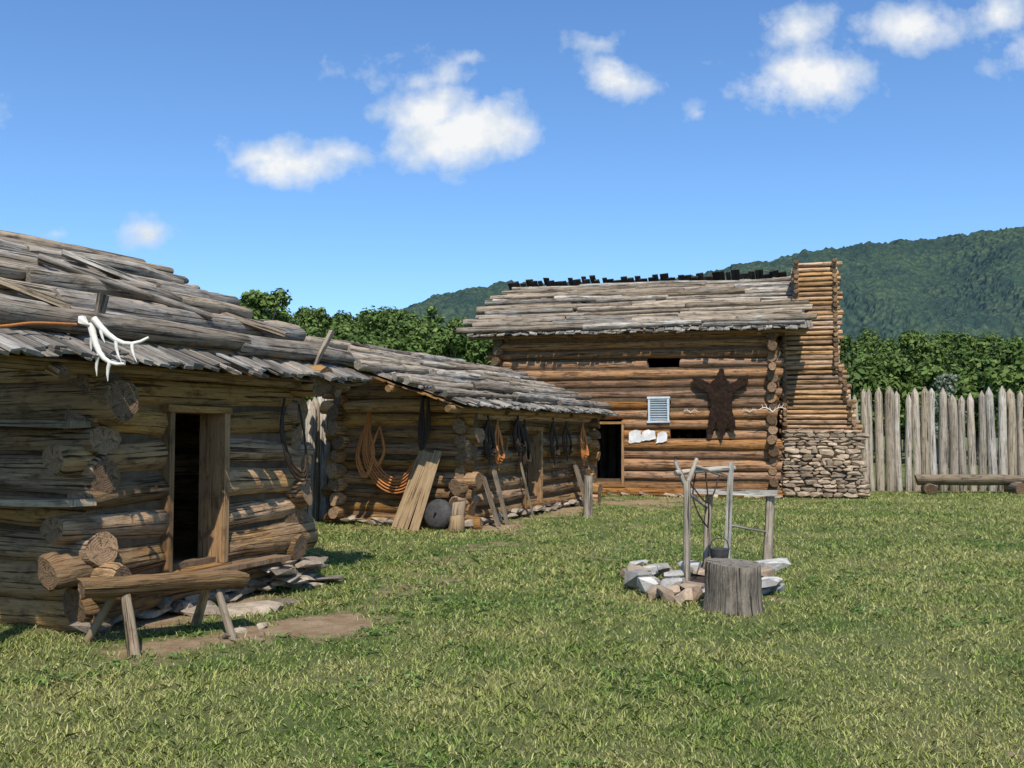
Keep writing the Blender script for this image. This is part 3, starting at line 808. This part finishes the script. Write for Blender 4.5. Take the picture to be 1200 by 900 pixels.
wv_=np.concatenate(L_); we_=npmesh('weeds',wv_,np.arange(len(wv_)).reshape(-1,4))
we_.data.materials.append(leafmat('weed_leaves',(.09,.17,.035),(.15,.24,.055),(.2,.27,.09),1.5,.15,.6))

# ================================================================== TREES
def tree_mass(name,specs,leaf,mat):
    vs=[];tm=MB()
    for(x,y,h,r)in specs:
        tm.log((x,y,0),(x+R(-.4,.4),y,h*.7),.22,.1,seg=7,step=2)
        ncl=int(R(20,28))
        for c in range(ncl):
            a=R(0,6.28);f_=R(.35,.93) if c>2 else .93;zc=h*f_-.25*r*(c<=2)
            rad=r*R(.1,.85)*(1.25-max(0,f_-.45)*1.7) if c>2 else r*R(0,.2);cr=r*R(.22,.44)*(1.1-.5*f_)
            cx,cy=x+math.cos(a)*rad,y+math.sin(a)*rad
            tm.log((x,y,zc*.75),(cx,cy,zc),.06,.025,seg=5,step=2)
            k=int(260*(cr/.9)**2)+70
            d=RNG.normal(0,1,(k,3));d/=np.linalg.norm(d,axis=1)[:,None]
            p=np.array([cx,cy,zc])+d*(cr*(.45+.75*RNG.random((k,1))))*np.array([1,1,.85])
            nn=d+RNG.normal(0,.55,(k,3))+np.array([0,0,.5]);nn/=np.linalg.norm(nn,axis=1)[:,None]
            u=np.cross(nn,RNG.normal(0,1,(k,3)));u/=np.linalg.norm(u,axis=1)[:,None]
            w=np.cross(nn,u)
            s=leaf*(.5+.9*RNG.random((k,1)))
            vs.append(np.stack([p-u*s,p-w*s*.6,p+u*s,p+w*s*.6],1).reshape(-1,3))
    v=np.concatenate(vs); o=npmesh(name,v,np.arange(len(v)).reshape(-1,4)); o.data.materials.append(mat)
    tm.build('trunks',['bark','bark'],o)
    return o
lm=leafmat('tree_foliage',(.055,.10,.02),(.12,.18,.042),(.16,.21,.06),.22,.2)
def px(x,d): return (x-600)/1150*d
def hy(y,d): return 1.6+(507-y)/1150*d
sp=[]
for x,y,d in((225,352,66),(248,346,58),(268,340,58),(290,337,60),(310,330,60),(328,352,62),(240,356,62)): sp.append((px(x,d),d,hy(y,d)+.2,2.3))
for x in range(340,605,12):
    d=R(72,92); sp.append((px(x,d),d,hy(R(352,366)+max(0,(x-470))*.12,d),R(2.6,3.6)))
for x in range(335,600,22):
    d=R(58,68); sp.append((px(x,d),d,hy(R(370,386),d),R(2.4,3.0)))
sp.append((px(505,90),90,hy(345,90),1.8))
tree_mass('distant_trees',sp,.17,lm)
sp=[]
for x in range(975,1330,17):
    d=R(62,85);sp.append((px(x,d),d,hy(R(382,402),d),R(2.6,3.8)))
for x in range(985,1330,22):
    d=R(48,56);sp.append((px(x,d),d,hy(R(404,428),d),R(2.0,2.8)))
tree_mass('distant_trees',sp,.17,lm)
lm2=leafmat('pale_shrub_foliage',(.15,.18,.11),(.22,.25,.16),(.28,.3,.22),.5,.1)
tree_mass('shrub',[(px(1108,45),45,hy(434,45),1.3)],.09,lm2)

# ================================================================== MOUNTAIN
kp=[-900,-200,200,400,470,510,560,600,700,800,905,940,1000,1050,1100,1150,1200,1300,1500,1900,2600]
ky=[470,450,430,395,366,348,338,335,333,326,308,298,290,283,279,274,267,262,250,270,300]
cols=np.linspace(-900,2600,1000);rows=np.linspace(0,1,170)
C,T=np.meshgrid(cols,rows)
D=520+T*1250
ridge=(507-np.interp(C,kp,ky))/1150*1500+1.6+ (fbm(C*.01,C*0,44)-.47)*9
prof=np.clip(T/.78,0,1); prof=prof*prof*(3-2*prof); prof=np.where(T>.78,1-(T-.78)*1.2,prof)
XX=(C-600)/1150*D
sp_=np.abs(fbm(XX*.0042+3,D*.0022,51,3)*2-.95)
H=ridge*prof*(D/1500)**.6*(1-.85*sp_*np.sin(np.clip(T/.78,0,1)*math.pi))
H=H+(RNG.random(H.shape))*7*np.clip(T*8,0,1)+(vnoise(XX*.06,D*.06,7)-.5)*9*np.clip(T*8,0,1)-2
mv=np.stack([XX,D,H],-1).reshape(-1,3);nx=len(cols);ny=len(rows)
i0=(np.arange(ny-1)[:,None]*nx+np.arange(nx-1)[None,:]).ravel()
mo=npmesh('mountain',mv,np.stack([i0,i0+1,i0+nx+1,i0+nx],1))
m,t,b=newmat('hazy_forest_slope',1.0); b.inputs['Specular IOR Level'].default_value=0
tc=t.n('ShaderNodeTexCoord').outputs['Object']
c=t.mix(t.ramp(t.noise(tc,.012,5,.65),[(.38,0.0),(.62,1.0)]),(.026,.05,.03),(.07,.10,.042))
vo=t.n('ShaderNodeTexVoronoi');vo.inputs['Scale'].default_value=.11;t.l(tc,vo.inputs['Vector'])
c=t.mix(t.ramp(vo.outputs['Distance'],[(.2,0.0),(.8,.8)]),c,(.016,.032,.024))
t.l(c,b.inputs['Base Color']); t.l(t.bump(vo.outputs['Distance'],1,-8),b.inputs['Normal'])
b.inputs['Emission Color'].default_value=(.12,.2,.3,1);b.inputs['Emission Strength'].default_value=.19  # faint blue glow stands in for distance haze over the slope
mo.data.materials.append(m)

# ================================================================== SKY, SUN, CAMERA
el=math.radians(52); sh=V3((.07,-.997,0)).normalized()
w=bpy.data.worlds.new('World');sc.world=w;w.use_nodes=True;w.node_tree.nodes.clear();t=NT(w.node_tree)
sk=t.n('ShaderNodeTexSky');sk.sky_type='NISHITA';sk.sun_disc=False;sk.sun_elevation=el
sk.sun_rotation=math.atan2(sh.x,sh.y);sk.altitude=300;sk.air_density=1.0;sk.dust_density=.5;sk.ozone_density=1.2
tint=t.mix(1.0,sk.outputs[0],(.86,1.2,1.55),'MULTIPLY')
bg=t.n('ShaderNodeBackground');t.l(tint,bg.inputs[0]);bg.inputs[1].default_value=.118
gen=t.n('ShaderNodeTexCoord').outputs['Generated']
sx=t.n('ShaderNodeSeparateXYZ');t.l(gen,sx.inputs[0])
yy=t.math('MAXIMUM',sx.outputs[1],.05)
cx=t.n('ShaderNodeCombineXYZ');t.l(t.math('DIVIDE',sx.outputs[0],yy),cx.inputs[0]);t.l(t.math('DIVIDE',sx.outputs[2],yy),cx.inputs[1])
uv=cx.outputs[0]
nz=t.n('ShaderNodeTexNoise');nz.inputs['Scale'].default_value=14;nz.inputs['Detail'].default_value=4;t.l(uv,nz.inputs['Vector'])
wv=t.vm('MULTIPLY',t.vm('SUBTRACT',nz.outputs['Color'],(.5,.5,.5)),(.05,.04,0))
uvw=t.vm('ADD',uv,wv)
clouds=[(345,188,84,34,.95),(400,178,42,18,.6),(300,178,48,20,.7),(535,150,84,48,1.35),(500,125,62,35,1.2),(580,150,54,40,1.1),(490,82,75,22,.5),(545,62,35,14,.4),(728,88,50,24,.9),(700,48,35,14,.4),(720,72,30,14,.5),(965,80,76,45,1.1),(920,95,60,24,.6),(945,30,45,30,.75),(1080,22,70,32,1.0),(1185,10,55,30,.8),(170,264,44,20,.55),(826,125,18,11,.45),(825,68,14,8,.3),(65,272,22,9,.4),(1300,60,120,50,1),(-140,120,110,50,1)]
acc=None
for(x,y,rx,ry,am)in clouds:
    q=t.vm('SUBTRACT',uvw,((x-600)/1150,(507-y)/1150,0)); q=t.vm('MULTIPLY',q,(1150/rx,1150/ry,0))
    e_=t.math('MULTIPLY',t.math('SUBTRACT',1.15,t.vm('LENGTH',q)),am)
    acc=e_ if acc is None else t.math('SMOOTH_MAX',acc,e_,.15)
fb=t.noise(uv,22,6,.6)
den=t.math('ADD',acc,t.math('MULTIPLY',t.math('SUBTRACT',fb,.52),2.1))
fac=t.ramp(den,[(.0,0.0),(.4,.5),(.9,1.0)])
fac=t.math('MULTIPLY',fac,t.math('GREATER_THAN',sx.outputs[1],.1))
bil=t.noise(t.vm('ADD',uv,(0,.012,0)),26,4,.6)
shd=t.ramp(t.math('ADD',t.math('MULTIPLY',t.math('SUBTRACT',bil,fb),1.0),t.math('MULTIPLY',den,.36)),[(.0,(.62,.73,.86)),(.32,(.94,.955,.97))])
cb_=t.n('ShaderNodeBackground');t.l(shd,cb_.inputs[0]);cb_.inputs[1].default_value=.97
mx=t.n('ShaderNodeMixShader');t.l(fac,mx.inputs[0]);t.l(bg.outputs[0],mx.inputs[1]);t.l(cb_.outputs[0],mx.inputs[2])
ou=t.n('ShaderNodeOutputWorld');t.l(mx.outputs[0],ou.inputs[0])
ld=bpy.data.lights.new('sun','SUN');ld.energy=5.0;ld.angle=math.radians(.5);ld.color=(1,.94,.83)
lo=bpy.data.objects.new('sun',ld);sc.collection.objects.link(lo)
sd=V3((sh.x*math.cos(el),sh.y*math.cos(el),math.sin(el)));lo.rotation_euler=sd.to_track_quat('Z','Y').to_euler();lo.location=(0,-10,30)
cd=bpy.data.cameras.new('camera');cd.sensor_width=36;cd.lens=34.5;cd.clip_end=12000;cd.clip_start=.05
co=bpy.data.objects.new('camera',cd);sc.collection.objects.link(co);co.location=(0,0,1.6)
co.rotation_euler=(math.radians(90+2.84),0,0);sc.camera=co
